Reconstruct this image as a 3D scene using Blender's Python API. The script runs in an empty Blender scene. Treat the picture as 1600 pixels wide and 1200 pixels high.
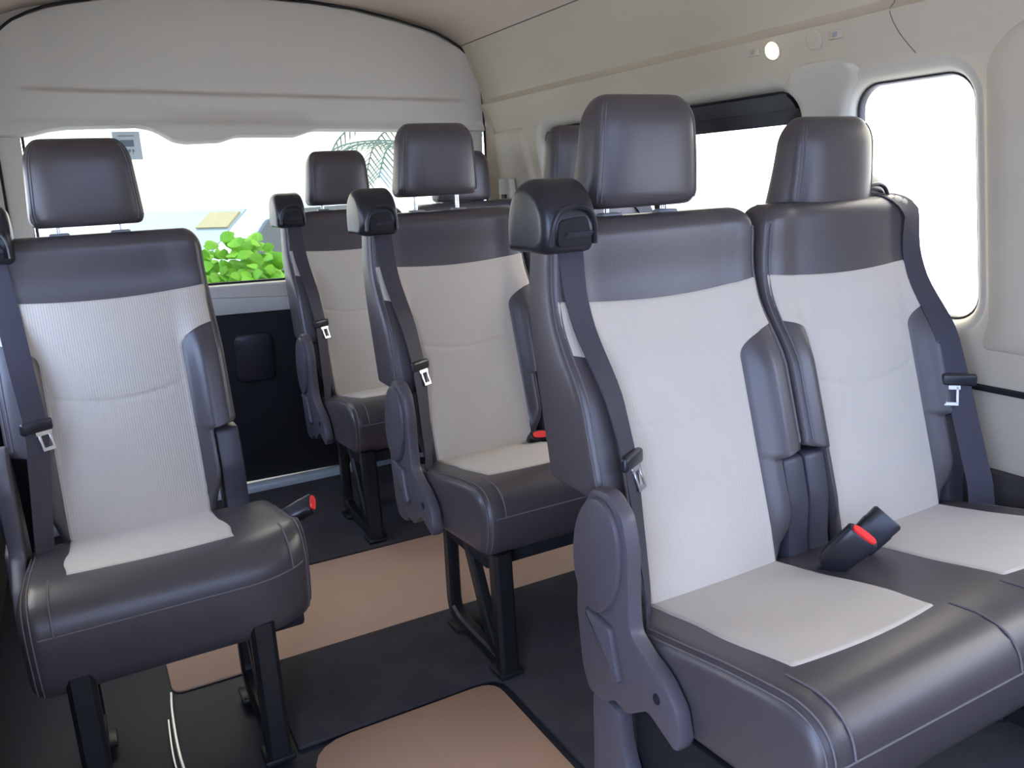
import bpy, bmesh, math, random
import numpy as np
from mathutils import Vector, Matrix
random.seed(7)
S = bpy.context.scene
COL = S.collection

# ------------------------------------------------------------------ camera, sky, exposure
F_PX, PITCH, YAW, ROLL, CAM_H = 1276.0, 13.88, 27.85, -2.945, 1.10
p, yw, r = (math.radians(a) for a in (PITCH, YAW, ROLL))
fw = Vector((math.sin(yw)*math.cos(p), math.cos(yw)*math.cos(p), -math.sin(p)))
rt0 = Vector((math.cos(yw), -math.sin(yw), 0)); up0 = rt0.cross(fw)
rt = rt0*math.cos(r) + up0*math.sin(r); up = -rt0*math.sin(r) + up0*math.cos(r)
cd = bpy.data.cameras.new('camera'); cam = bpy.data.objects.new('camera', cd); COL.objects.link(cam)
cd.sensor_fit = 'HORIZONTAL'; cd.sensor_width = 36.0; cd.lens = F_PX/1600*36.0
cd.clip_start = 0.02; cd.clip_end = 200
M3 = Matrix((rt, up, -fw)).transposed()
cam.matrix_world = Matrix.Translation((0, 0, CAM_H)) @ M3.to_4x4()
S.camera = cam

world = bpy.data.worlds.new('sky'); S.world = world; world.use_nodes = True
wn = world.node_tree; wn.nodes.clear()
def N(t, typ, **kw):
    n = t.nodes.new(typ)
    for k, v in kw.items(): setattr(n, k, v)
    return n
w_out = N(wn, 'ShaderNodeOutputWorld'); w_bg = N(wn, 'ShaderNodeBackground')
w_tc = N(wn, 'ShaderNodeTexCoord'); w_sep = N(wn, 'ShaderNodeSeparateXYZ'); w_mr = N(wn, 'ShaderNodeMapRange')
w_ramp = N(wn, 'ShaderNodeValToRGB')
wn.links.new(w_tc.outputs['Generated'], w_sep.inputs[0]); w_dot = N(wn, 'ShaderNodeVectorMath', operation='DOT_PRODUCT'); w_dot.inputs[1].default_value = (0.62, 0.78, 0.0)
wn.links.new(w_tc.outputs['Generated'], w_dot.inputs[0]); wn.links.new(w_dot.outputs['Value'], w_mr.inputs['Value'])
w_mr.inputs['From Min'].default_value = -1; w_mr.inputs['From Max'].default_value = 1
w_ramp.color_ramp.elements[0].color = (0.60, 0.80, 1.30, 1); w_ramp.color_ramp.elements[0].position = 0.25
w_ramp.color_ramp.elements[1].color = (1.0, 0.94, 0.84, 1); w_ramp.color_ramp.elements[1].position = 0.75
wn.links.new(w_mr.outputs[0], w_ramp.inputs[0]); wn.links.new(w_ramp.outputs[0], w_bg.inputs['Color'])
w_bg.inputs['Strength'].default_value = 8.9
wn.links.new(w_bg.outputs[0], w_out.inputs[0])
S.view_settings.view_transform = 'Standard'; S.view_settings.look = 'None'
S.view_settings.gamma = 1.0; S.view_settings.exposure = 0.0; S.view_settings.use_curve_mapping = False
S.cycles.max_bounces = 14; S.cycles.diffuse_bounces = 8; S.cycles.transparent_max_bounces = 16
S.cycles.sample_clamp_indirect = 8.0; S.cycles.use_denoising = True

# ------------------------------------------------------------------ materials
MAT = {}
def mat(name, col, rough=0.5, spec=0.5, metal=0.0, bump=None, var=0.0, varscale=6.0, emit=None, coat=0.0, sheen=0.0):
    m = bpy.data.materials.new(name); m.use_nodes = True; t = m.node_tree; b = t.nodes['Principled BSDF']
    b.inputs['Base Color'].default_value = (*col, 1); b.inputs['Roughness'].default_value = rough
    b.inputs['Specular IOR Level'].default_value = spec; b.inputs['Metallic'].default_value = metal
    b.inputs['Coat Weight'].default_value = coat; b.inputs['Sheen Weight'].default_value = sheen
    tc = N(t, 'ShaderNodeTexCoord')
    if var > 0:
        nz = N(t, 'ShaderNodeTexNoise'); nz.inputs['Scale'].default_value = varscale; nz.inputs['Detail'].default_value = 5
        t.links.new(tc.outputs['Object'], nz.inputs['Vector'])
        mx = N(t, 'ShaderNodeMix', data_type='RGBA')
        mx.inputs['A'].default_value = (*[c*(1-var) for c in col], 1); mx.inputs['B'].default_value = (*[min(1, c*(1+var)) for c in col], 1)
        t.links.new(nz.outputs['Fac'], mx.inputs['Factor']); t.links.new(mx.outputs['Result'], b.inputs['Base Color'])
    if bump:
        kind, scale, strength, dist = bump
        if kind == 'noise':
            tx = N(t, 'ShaderNodeTexNoise'); tx.inputs['Scale'].default_value = scale; tx.inputs['Detail'].default_value = 3; o = tx.outputs['Fac']
        elif kind == 'voronoi':
            tx = N(t, 'ShaderNodeTexVoronoi'); tx.inputs['Scale'].default_value = scale; o = tx.outputs['Distance']
        else:
            tx = N(t, 'ShaderNodeTexWave', bands_direction='X'); tx.inputs['Scale'].default_value = scale; o = tx.outputs['Fac']
        t.links.new(tc.outputs['Object'], tx.inputs['Vector'])
        bp = N(t, 'ShaderNodeBump'); bp.inputs['Strength'].default_value = strength; bp.inputs['Distance'].default_value = dist
        t.links.new(o, bp.inputs['Height']); t.links.new(bp.outputs[0], b.inputs['Normal'])
    if emit:
        b.inputs['Emission Color'].default_value = (*emit[0], 1); b.inputs['Emission Strength'].default_value = emit[1]
    MAT[name] = m; return m
mat('leather', (0.068, 0.057, 0.060), 0.36, 0.5, bump=('voronoi', 420, 0.12, 0.001), var=0.06)
mat('fabric', (0.525, 0.465, 0.395), 0.92, 0.15, bump=('wave', 60, 0.25, 0.0012), var=0.05, varscale=9, sheen=0.15)
mat('thread', (0.13, 0.115, 0.12), 0.6, 0.3)
mat('seam_shadow', (0.02, 0.018, 0.02), 0.8, 0.2)
mat('grey_plastic', (0.085, 0.076, 0.088), 0.42, 0.5, bump=('noise', 600, 0.06, 0.0005))
mat('hinge_plastic', (0.045, 0.042, 0.055), 0.45, 0.5)
mat('black_plastic', (0.018, 0.018, 0.024), 0.33, 0.5)
mat('black_matte', (0.012, 0.012, 0.014), 0.7, 0.3)
mat('black_metal', (0.012, 0.012, 0.013), 0.38, 0.5)
mat('webbing', (0.04, 0.036, 0.05), 0.65, 0.4, bump=('noise', 500, 0.2, 0.0006))
mat('chrome', (0.75, 0.75, 0.76), 0.18, 0.5, metal=1.0)
mat('steel', (0.62, 0.62, 0.64), 0.32, 0.5, metal=1.0)
mat('clear_grey', (0.35, 0.35, 0.38), 0.35, 0.5)
mat('red', (0.85, 0.03, 0.03), 0.4, 0.4)
mat('cream', (0.56, 0.50, 0.39), 0.62, 0.35, bump=('noise', 350, 0.05, 0.0006))
mat('cream_light', (0.57, 0.535, 0.45), 0.6, 0.35)
mat('hatch_trim', (0.60, 0.56, 0.485), 0.62, 0.35, bump=('noise', 350, 0.05, 0.0006))
mat('headliner', (0.60, 0.51, 0.42), 0.95, 0.1, bump=('noise', 500, 0.15, 0.0006))
mat('tan_vinyl', (0.48, 0.30, 0.205), 0.55, 0.35, var=0.08, varscale=4)
mat('carpet', (0.058, 0.052, 0.054), 0.95, 0.15, bump=('noise', 300, 0.6, 0.003), var=0.35, varscale=9)
mat('dark_vinyl', (0.022, 0.024, 0.032), 0.5, 0.4)
mat('scuff', (0.55, 0.58, 0.6), 0.35, 0.5)
mat('ground', (0.70, 0.69, 0.66), 0.9, 0.2, var=0.08, varscale=2)
mat('car_white', (0.82, 0.83, 0.85), 0.25, 0.5, coat=0.5)
mat('car_glass', (0.05, 0.065, 0.07), 0.08, 0.5)
mat('car_screen_reflection', (0.28, 0.33, 0.31), 0.1, 0.5)  # pale green base colour stands in for reflections on the windscreen
mat('yellow', (0.42, 0.34, 0.16), 0.6, 0.3)
mat('tyre', (0.03, 0.03, 0.03), 0.8, 0.2)
mat('leaf', (0.15, 0.38, 0.012), 0.5, 0.3, var=0.5, varscale=11)
mat('palm', (0.11, 0.16, 0.11), 0.6, 0.3, var=0.2)
mat('bark', (0.25, 0.2, 0.15), 0.9, 0.2)
mat('lamp_lit', (0.9, 0.85, 0.6), 0.4, 0.3, emit=((1.0, 0.86, 0.55), 1.6))
mat('lamp_bulb', (1, 1, 1), 0.4, 0.3, emit=((1.0, 0.95, 0.85), 6.0))
mat('sticker_dark', (0.22, 0.28, 0.31), 0.6, 0.3)
def glass_mat(name, tint, gloss=0.06):
    m = bpy.data.materials.new(name); m.use_nodes = True; t = m.node_tree; t.nodes.clear()
    o = N(t, 'ShaderNodeOutputMaterial'); tr = N(t, 'ShaderNodeBsdfTransparent'); gl = N(t, 'ShaderNodeBsdfGlossy'); mx = N(t, 'ShaderNodeMixShader')
    tr.inputs[0].default_value = (*tint, 1); gl.inputs['Roughness'].default_value = 0.03; mx.inputs[0].default_value = gloss
    t.links.new(tr.outputs[0], mx.inputs[1]); t.links.new(gl.outputs[0], mx.inputs[2]); t.links.new(mx.outputs[0], o.inputs[0])
    MAT[name] = m
def translucent_mat(name, col):
    m = bpy.data.materials.new(name); m.use_nodes = True; t = m.node_tree; t.nodes.clear()
    o = N(t, 'ShaderNodeOutputMaterial'); a = N(t, 'ShaderNodeBsdfTranslucent'); d = N(t, 'ShaderNodeBsdfDiffuse'); mx = N(t, 'ShaderNodeMixShader')
    a.inputs[0].default_value = (*col, 1); d.inputs[0].default_value = (*col, 1); mx.inputs[0].default_value = .5
    t.links.new(a.outputs[0], mx.inputs[1]); t.links.new(d.outputs[0], mx.inputs[2]); t.links.new(mx.outputs[0], o.inputs[0]); MAT[name] = m
translucent_mat('sticker', (.62, .66, .70))
glass_mat('privacy_pane', (0.58, 0.60, 0.585), 0.03)
glass_mat('pane', (0.95, 0.955, 0.94), 0.04)

# ------------------------------------------------------------------ mesh helpers
def link(name, me, m, parent=None, loc=(0, 0, 0), angle=35):
    me.materials.clear() if len(me.materials) else None
    if m: me.materials.append(MAT[m])
    o = bpy.data.objects.new(name, me); COL.objects.link(o); o.location = loc
    if parent: o.parent = parent
    return o
def mk(name, verts, faces, angle=40):
    me = bpy.data.meshes.new(name); me.from_pydata([tuple(v) for v in verts], [], faces); me.update()
    bm = bmesh.new(); bm.from_mesh(me); bmesh.ops.recalc_face_normals(bm, faces=bm.faces); bm.to_mesh(me); bm.free()
    for f in me.polygons: f.use_smooth = True
    me.set_sharp_from_angle(angle=math.radians(angle)); return me
class MB:
    def __init__(s): s.v = []; s.f = []
    def add(s, verts, faces):
        k = len(s.v); s.v += [tuple(v) for v in verts]; s.f += [tuple(i+k for i in f) for f in faces]; return s
    def loft(s, loops, cap=True, closed=True):
        n = len(loops[0]); vs = [q for L in loops for q in L]; fs = []
        for i in range(len(loops)-1):
            for j in range(n if closed else n-1):
                a = i*n+j; b = i*n+(j+1) % n; fs.append((a, b, b+n, a+n))
        if cap and closed: fs.append(tuple(range(n-1, -1, -1))); fs.append(tuple(range((len(loops)-1)*n, len(loops)*n)))
        return s.add(vs, fs)
    def grid(s, rows):
        return s.loft(rows, cap=False, closed=False)
    def tube(s, path, rad, n=8):
        P = [Vector(q) for q in path]; loops = []
        prev = None
        for i, q in enumerate(P):
            t = (P[min(i+1, len(P)-1)] - P[max(i-1, 0)]).normalized()
            if prev is None:
                a = Vector((0, 0, 1)) if abs(t.z) < .9 else Vector((1, 0, 0)); nrm = t.cross(a).normalized()
            else: nrm = (prev - t*prev.dot(t)).normalized()
            prev = nrm; b = t.cross(nrm); rr = rad[i] if isinstance(rad, (list, tuple)) else rad
            loops.append([q + nrm*math.cos(2*math.pi*k/n)*rr + b*math.sin(2*math.pi*k/n)*rr for k in range(n)])
        return s.loft(loops)
    def bar(s, path, w, h, wdir):
        # rectangular section bar: w along wdir, h across
        P = [Vector(q) for q in path]; W = Vector(wdir).normalized(); loops = []
        for i, q in enumerate(P):
            t = (P[min(i+1, len(P)-1)] - P[max(i-1, 0)]).normalized(); hd = W.cross(t).normalized()
            c = min(w, h)*.2; L = []
            for sx, sy in ((1, 1), (-1, 1), (-1, -1), (1, -1)):
                a = q + W*sx*w/2 + hd*sy*h/2
                p1, p2 = a - W*sx*c, a - hd*sy*c
                L += [p2, p1] if sx*sy > 0 else [p1, p2]
            loops.append(L)
        return s.loft(loops)
    def ribbon(s, path, wd, w, th=0.0022):
        P = [Vector(q) for q in path]; loops = []
        for i, q in enumerate(P):
            t = (P[min(i+1, len(P)-1)] - P[max(i-1, 0)]).normalized(); W = Vector(wd[i]); W = (W - t*W.dot(t)).normalized(); nn = t.cross(W)
            loops.append([q + W*w/2 + nn*th/2, q - W*w/2 + nn*th/2, q - W*w/2 - nn*th/2, q + W*w/2 - nn*th/2])
        return s.loft(loops)
    def box(s, c, size, bevel=0.0, rot=None, seg=2):
        bm = bmesh.new(); bmesh.ops.create_cube(bm, size=1)
        bmesh.ops.scale(bm, vec=size, verts=bm.verts)
        if bevel > 0: bmesh.ops.bevel(bm, geom=bm.edges[:], offset=bevel, segments=seg, affect='EDGES', profile=.5)
        if rot: bmesh.ops.rotate(bm, cent=(0, 0, 0), matrix=rot, verts=bm.verts)
        bmesh.ops.translate(bm, vec=c, verts=bm.verts); bm.verts.index_update()
        s.add([v.co[:] for v in bm.verts], [tuple(v.index for v in f.verts) for f in bm.faces]); bm.free(); return s
    def prism(s, outline, axis, a, b, bevel=0.0, seg=2):
        # outline: 2D points in the plane normal to axis ('x': (y,z), 'y': (x,z), 'z': (x,y)); between a and b
        def P(q, t): return {'x': (t, q[0], q[1]), 'y': (q[0], t, q[1]), 'z': (q[0], q[1], t)}[axis]
        bm = bmesh.new(); v0 = [bm.verts.new(P(q, a)) for q in outline]; f = bm.faces.new(v0)
        ex = bmesh.ops.extrude_face_region(bm, geom=[f]); nv = [g for g in ex['geom'] if isinstance(g, bmesh.types.BMVert)]
        d = {'x': (b-a, 0, 0), 'y': (0, b-a, 0), 'z': (0, 0, b-a)}[axis]; bmesh.ops.translate(bm, vec=d, verts=nv)
        bmesh.ops.recalc_face_normals(bm, faces=bm.faces)
        if bevel > 0:
            E_ = [e for e in bm.edges if len(e.link_faces) == 2 and e.calc_face_angle(0) > 0.9]
            bmesh.ops.bevel(bm, geom=E_, offset=bevel, segments=seg, affect='EDGES', profile=.5)
        bm.verts.index_update()
        s.add([v.co[:] for v in bm.verts], [tuple(v.index for v in f.verts) for f in bm.faces]); bm.free(); return s
    def ellipsoid(s, c, rx, ry, rz, n=20, m=12):
        loops = []
        for i in range(1, m):
            a = math.pi*i/m
            loops.append([(c[0]+rx*math.sin(a)*math.cos(2*math.pi*k/n), c[1]+ry*math.sin(a)*math.sin(2*math.pi*k/n), c[2]-rz*math.cos(a)) for k in range(n)])
        return s.loft(loops)
    def me(s, name, angle=40): return mk(name, s.v, s.f, angle)
    def build(s, name, m, parent=None, loc=(0, 0, 0), angle=40): return link(name, s.me(name, angle), m, parent, loc)
def empty(name, loc, label, cat, group=None):
    o = bpy.data.objects.new(name, None); COL.objects.link(o); o.location = loc; o.empty_display_size = .1
    return tag(o, label, cat, group)
def tag(o, label, cat, group=None):
    o['label'] = label; o['category'] = cat
    if group: o['group'] = group
    return o
def struct(o): o['kind'] = 'structure'; return o
def sm(a, b, x):
    t = min(1, max(0, (x-a)/(b-a))); return t*t*(3-2*t)
def lerp(a, b, t): return a+(b-a)*t
def interp(x, xs, ys): return float(np.interp(x, xs, ys))
def rounded(pts, rad, n=5):
    out = []; k = len(pts)
    for i in range(k):
        a, b, c = Vector(pts[i-1]), Vector(pts[i]), Vector(pts[(i+1) % k])
        rr = rad[i] if isinstance(rad, (list, tuple)) else rad
        d1, d2 = (a-b), (c-b); rr1 = min(rr, d1.length*.48, d2.length*.48)
        p1, p2 = b+d1.normalized()*rr1, b+d2.normalized()*rr1
        for j in range(n+1):
            t = j/n; q = p1*(1-t)**2 + b*2*t*(1-t) + p2*t*t; out.append((q.x, q.y))
    return out
def bez(pts, n=8):
    # Catmull-Rom through points
    P = [Vector(q) for q in pts]; out = []
    for i in range(len(P)-1):
        a, b, c, d = P[max(i-1, 0)], P[i], P[i+1], P[min(i+2, len(P)-1)]
        for j in range(n):
            t = j/n; out.append(.5*((2*b)+(c-a)*t+(2*a-5*b+4*c-d)*t*t+(3*b-a-3*c+d)*t**3))
    out.append(P[-1]); return out

# ------------------------------------------------------------------ the room: a van body (x across, y to the rear, z up)
XC = 0.68                                   # centre line of the van
PZ = [0.0, 0.42, 0.60, 0.76, 1.30, 1.405, 1.415, 1.43, 1.50, 1.63]
PX = [1.71, 1.71, 1.70, 1.69, 1.60, 1.560, 1.575, 1.585, 1.55, 1.50]
def xw(z): return interp(z, PZ, PX)
Y_REAR = 3.15
W1 = (1.062, 1.345, 0.755, 1.272, 0.06)       # y0, y1, z0, z1, corner radius
W2 = (1.50, 2.72, 0.72, 1.285, 0.075)
W0 = (-0.75, 0.60, 0.75, 1.275, 0.06)       # front side window, out of frame
def rr_outline(w, grow=0.0, n=8):
    y0, y1, z0, z1, rad = w; y0 -= grow; y1 += grow; z0 -= grow; z1 += grow; rad = max(.01, rad+grow); out = []
    for cy, cz, a0 in ((y1-rad, z1-rad, 0), (y0+rad, z1-rad, 90), (y0+rad, z0+rad, 180), (y1-rad, z0+rad, 270)):
        for k in range(n+1):
            a = math.radians(a0+90*k/n); out.append((cy+rad*math.cos(a), cz+rad*math.sin(a)))
    res = []
    for i in range(len(out)):              # subdivide the straight runs so rings follow the curved wall
        a, b = out[i], out[(i+1) % len(out)]; d = math.dist(a, b); k = max(1, int(d/.06))
        for j in range(k): res.append((a[0]+(b[0]-a[0])*j/k, a[1]+(b[1]-a[1])*j/k))
    return res
def mir(x, side): return x if side > 0 else 2*XC-x
def side_wall(name, side, y0, y1, wins, m='cream'):
    zs = sorted(set(PZ + [i*.08 for i in range(21)])); zs = [z for z in zs if z <= 1.63]
    inner = [(xw(z), z) for z in zs]; outer = [(xw(z)+.055, z) for z in reversed(zs)]
    prof = inner+outer
    mb = MB(); mb.loft([[(mir(x, side), y, z) for x, z in prof] for y in np.linspace(y0, y1, 2)])
    o = mb.build(name, m)
    for w in wins:
        c = MB().prism([(a, b) for a, b in rr_outline(w, .03)], 'x', mir(1.40, side), mir(1.95, side)).build('cutter', None)
        md = o.modifiers.new('cut', 'BOOLEAN'); md.object = c; md.solver = 'EXACT'
        dg = bpy.context.evaluated_depsgraph_get(); dg.update()
        me = bpy.data.meshes.new_from_object(o.evaluated_get(dg)); o.modifiers.clear(); o.data = me
        bpy.data.objects.remove(c)
    for f in o.data.polygons: f.use_smooth = True
    o.data.set_sharp_from_angle(angle=math.radians(25))
    return struct(o)
wr = side_wall('wall_right', 1, -2.0, Y_REAR, [W0, W1, W2])
wl = side_wall('wall_left', -1, 0.38, Y_REAR, [W2])

struct(side_wall('wall_left_front_added', -1, -2.0, -0.45, [(-1.6, -.85, .80, 1.25, .06)]))  # unseen side wall with window, added to narrow the light opening
# unseen front of body, added to cut light: side door header, bulkhead below windscreen
hb = MB(); hb.loft([[(mir(xw(z)+d, -1), y, z) for z, d in ((1.48, 0), (1.49, 0), (1.50, 0), (1.63, 0), (1.63, .055), (1.50, .055), (1.49, .055), (1.48, .055))] for y in (-2.0, .38)])
struct(hb.build('trim_11', 'cream', angle=25))
wf = MB(); wf.prism([(-.35, 0), (1.71, 0), (1.71, 1.22), (-.35, 1.22)], 'y', -2.06, -2.0); struct(wf.build('wall_front_added', 'black_matte'))
def window(name, w, side, sliding=False):
    def ring(grow, dx): return [(mir(xw(z)+dx, side), y, z) for y, z in rr_outline(w, grow)]
    def close(L): return L
    mb = MB(); mb.loft([ring(.034, -.004), ring(.026, -.003), ring(.014, .004), ring(.006, .014), ring(.0, .030), ring(.0, .045)], cap=False)
    fr = struct(mb.build(name, 'cream_light', angle=60))
    rb = MB(); rb.loft([ring(.002, .028), ring(-.003, .026), ring(-.006, .030), ring(-.006, .046), ring(.002, .046), ring(.002, .028)], cap=False)
    rb.build('rubber_seal', 'black_plastic', fr, angle=60)
    pn = MB(); L1 = ring(-.008, .040); L2 = ring(-.008, .044); pn.loft([L1, L2]); pn.build('pane', 'pane', fr)
    if sliding:
        y0, y1, z0, z1, rad = w
        b = MB()
        zt = z1-.080
        for za, zb, dx in ((zt, z1-.006, .022), (zt+.035, z1-.012, .012), (z0+.01, z0+.05, .02)):
            rows = []
            for z in (za, lerp(za, zb, .33), lerp(za, zb, .66), zb):
                rows.append(z)
            ins = lambda z: .004+max(0, rad-math.sqrt(max(0, rad**2-max(0, z-(z1-rad))**2)))
            b.loft([[(mir(xw(z)+dx, side), y0+ins(z), z) for z in rows]+[(mir(xw(z)+dx+.016, side), y0+ins(z), z) for z in reversed(rows)],
                    [(mir(xw(z)+dx, side), y1-ins(z), z) for z in rows]+[(mir(xw(z)+dx+.016, side), y1-ins(z), z) for z in reversed(rows)]])
        for ya, yb in ((y0+.004, y0+.03), (y1-.03, y1-.004), ((y0+y1)/2-.02, (y0+y1)/2+.02)):
            zz = np.linspace(z0+rad*.7, z1-rad*.7, 6)
            b.loft([[(mir(xw(z)+.022, side), ya, z), (mir(xw(z)+.022, side), yb, z), (mir(xw(z)+.038, side), yb, z), (mir(xw(z)+.038, side), ya, z)] for z in zz])
        b.build('sliding_frame', 'black_plastic', fr, angle=30)
    return fr
window('window_1', W1, 1)
window('window_2', W2, 1, True)
window('window_3', W2, -1, True)
window('window_4', W0, 1)

# ceiling: arched headliner between the two side seams
cp = [(1.50, 1.63), (1.475, 1.658), (1.44, 1.684), (1.36, 1.712), (1.22, 1.742), (1.05, 1.762), (.86, 1.772), (.68, 1.775)]
cprof = cp + [(2*XC-x, z) for x, z in reversed(cp[:-1])]
cb = MB(); cb.loft([[(x, y, z) for x, z in cprof]+[(x, y, z+.05) for x, z in reversed(cprof)] for y in (-2.0, 1.0, Y_REAR+.06)])
struct(cb.build('ceiling', 'headliner', angle=30))
tb = MB()
for sd in (1, -1):
    tb.tube([(mir(1.499, sd), y, 1.632) for y in np.linspace(-1.9 if sd > 0 else .55, Y_REAR-.03, 6)], .0022, 6)
struct(tb.build('trim_1', 'thread'))

# floor and coverings
struct(MB().box((XC, .6, -.03), (2.10, 5.3, .06)).build('floor', 'dark_vinyl'))
def mat_piece(name, outline, m, h, label, cat, rad, group=None):
    o = MB().prism(rounded(outline, rad), 'z', 0, h, bevel=min(.003, h*.4)).build(name, m, loc=(0, 0, 0.0006)); return tag(o, label, cat, group)
mat_piece('floor_panel', [(.055, 1.838), (1.69, 1.828), (1.69, 2.285), (.055, 2.32)], 'tan_vinyl', .006,
          'tan strip of bare floor covering between the two dark carpets', 'floor covering', [.03, .005, .005, .01])
mat_piece('floor_panel', [(.225, .25), (.70, .25), (.695, 1.475), (.27, 1.475)], 'tan_vinyl', .012,
          'tan floor panel with rounded corner in front of the seats at the bottom', 'floor covering', [.02, .02, .05, .09])
mat_piece('carpet_mat', [(.255, 1.49), (.715, 1.49), (.72, .30), (1.69, .30), (1.69, 1.826), (.255, 1.836)], 'carpet', .009,
          'dark grey carpet under the front bench and along the aisle', 'carpet', [.01, .05, .02, .01, .01, .01])
mat_piece('carpet_mat', [(.055, 2.325), (1.69, 2.29), (1.69, 3.04), (.055, 3.04)], 'carpet', .009,
          'dark carpet at the rear beneath the last row of seats', 'carpet', .01)
se = MB(); se.tube(bez([(.052, 1.84, .006), (.045, 1.75, .006), (.042, 1.6, .006), (.05, 1.45, .006), (.06, 1.2, .006)]), .004, 6)
se.tube(bez([(.035, 1.74, .004), (.030, 1.6, .004), (.036, 1.45, .004), (.045, 1.2, .004)]), .003, 6)
struct(se.build('trim_2', 'steel'))

# side trim plates that follow the right wall
def wall_plate(name, rows, m, proud=.012, edge=.02, n=14, side=1):
    mb = MB(); G = []
    for z, ya, yb in rows:
        L = []
        for k in range(n+1):
            y = lerp(ya, yb, k/n)
            d = min(y-ya, yb-y, z-rows[0][0], rows[-1][0]-z)
            e = min(1, max(0, d/edge)); h = proud*math.sqrt(max(0, 1-(1-e)**2))-.002
            L.append((mir(xw(z)-h, side), y, z))
        G.append(L)
    mb.grid(G); return struct(mb.build(name, m, angle=60))
def rows_of(keys, n=40):
    zz = [k[0] for k in keys]; zs = list(np.linspace(zz[0], zz[-1], n))
    e = [zz[0]+d for d in (.002, .005, .01, .015)] + [zz[-1]-d for d in (.002, .005, .01, .015)]
    zs = sorted(zs+e)
    return [(z, interp(z, zz, [k[1] for k in keys]), interp(z, zz, [k[2] for k in keys])) for z in zs]
wall_plate('trim_3', rows_of([(.66, 1.345, 1.485), (1.18, 1.365, 1.47), (1.25, 1.345, 1.49), (1.285, 1.315, 1.525), (1.305, 1.30, 1.53), (1.325, 1.335, 1.49), (1.335, 1.36, 1.45)]), 'cream_light', .012, .015)
wall_plate('trim_4', rows_of([(.70, .64, 1.05), (.76, .64, 1.032), (1.22, .64, 1.03), (1.27, .64, 1.03), (1.30, .64, 1.015), (1.325, .64, .985), (1.345, .64, .94), (1.36, .64, .86)]), 'cream', .014, .08)
wall_plate('trim_5', rows_of([(.40, 2.80, 3.10), (1.0, 2.785, 3.10), (1.22, 2.815, 3.085), (1.30, 2.835, 3.075)]), 'cream', .016, .03)
# vertical joint in the upper panel, dark belt-line groove, dark lower side carpet
jt = MB(); jt.tube(bez([(xw(z)-.001, y, z) for y, z in ((1.215, 1.42), (1.212, 1.40), (1.20, 1.36), (1.17, 1.315))]), 0.0008, 6)
jt.tube(bez([(xw(z)-.001, y, z) for y, z in ((1.215, 1.42), (1.21, 1.48), (1.20, 1.55), (1.19, 1.62))]), 0.0008, 6)
struct(jt.build('trim_6', 'thread'))
bl = MB(); bl.box((1.698, 1.1, .617), (.02, 4.0, .013), .004); struct(bl.build('trim_7', 'black_matte'))
bs = MB(); bs.box((1.695, 1.05, .225), (.03, 4.1, .43), .006); struct(bs.build('baseboard_right', 'carpet'))
bs = MB(); bs.box((mir(1.690, -1), 1.76, .345), (.04, 2.72, .67), .006); struct(bs.build('baseboard_shade_left', 'carpet'))  # baseboard raised high and dark to imitate shade and cut bounce

# tailgate with its window
def arch(x):
    d = abs(x-XG); return interp(d, [0, .2, .34, .5, .6, .66, .72, .77, .82, .845, .851, .853], [1.768, 1.764, 1.753, 1.726, 1.705, 1.690, 1.665, 1.637, 1.59, 1.53, 1.44, 1.34])
XG = 0.715
def gate_bottom(x):
    return interp(x, [-.25, -.08, -.03, .01, .06, .27, .31, .335, .375, .40, .42, .53, .55, .58, .60, .79, .81, .855, .88, 1.60],
                  [1.299, 1.302, 1.311, 1.322, 1.329, 1.337, 1.329, 1.317, 1.290, 1.284, 1.282, 1.287, 1.293, 1.303, 1.305, 1.306, 1.311, 1.326, 1.330, 1.330])
def gate_y(x, z):
    crease = sm(1.435, 1.452, z)*sm(.80, .70, abs(x-XG))
    y = 3.105 + .020*crease + .06*max(0, z-1.46)
    lump = sm(.28, .40, x)*sm(.89, .80, x)*sm(1.40, 1.33, z)
    return y - .022*lump - .01*sm(1.36, 1.33, z)
xs = list(np.linspace(XG-.852, XG+.852, 190))
G = []
for k in range(46):
    t = k/45; L = []
    for x in xs:
        zb, zt = gate_bottom(x), arch(x)
        zt = max(zt, zb+.01)
        zc = min(1.42, zt-.004); zd = min(1.47, zt-.002)
        if t < .4: z = lerp(zb, zc, t/.4)
        elif t < .6: z = lerp(zc, zd, (t-.4)/.2)
        else: z = lerp(zd, zt, (t-.6)/.4)
        L.append((x, gate_y(x, z), z))
    G.append(L)
G.insert(0, [(x, y+.012, z-.006) for x, y, z in G[0]]); G.insert(0, [(x, y+.04, z-.002) for x, y, z in G[0]])
G.append([(x, y+.012, z+.006) for x, y, z in G[-1]]); G.append([(x, y+.05, z+.006) for x, y, z in G[-1]])
gate = struct(MB().grid(G).build('door_1', 'hatch_trim', angle=60))
gm = MB()
for sd in (1, -1):
    gm.prism(rounded([((a if sd > 0 else -.075-(a-1.38)*.16/.186), b) for a, b in ((1.38, .70), (1.566, .70), (1.566, 1.345), (1.38, 1.345))], .015), 'y', 3.112, 3.16, bevel=.008)
gm.build('window_pillar', 'hatch_trim', gate)
lt = MB(); lt.prism(rounded([(-.21, .675), (1.57, .675), (1.57, .785), (-.21, .785)], .012), 'y', 3.085, 3.16, bevel=.012); lt.build('sill_trim', 'hatch_trim', gate)
lp = MB(); lp.prism([(-.21, .03), (1.57, .03), (1.57, .674), (-.21, .674)], 'y', 3.10, 3.16, bevel=.004); lp.build('lower_panel', 'black_matte', gate)
hd = MB(); hd.prism(rounded([(.50, .42), (.64, .42), (.64, .60), (.50, .60)], .03), 'y', 3.085, 3.11, bevel=.008); hd.build('handle_recess', 'black_plastic', gate)
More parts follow.
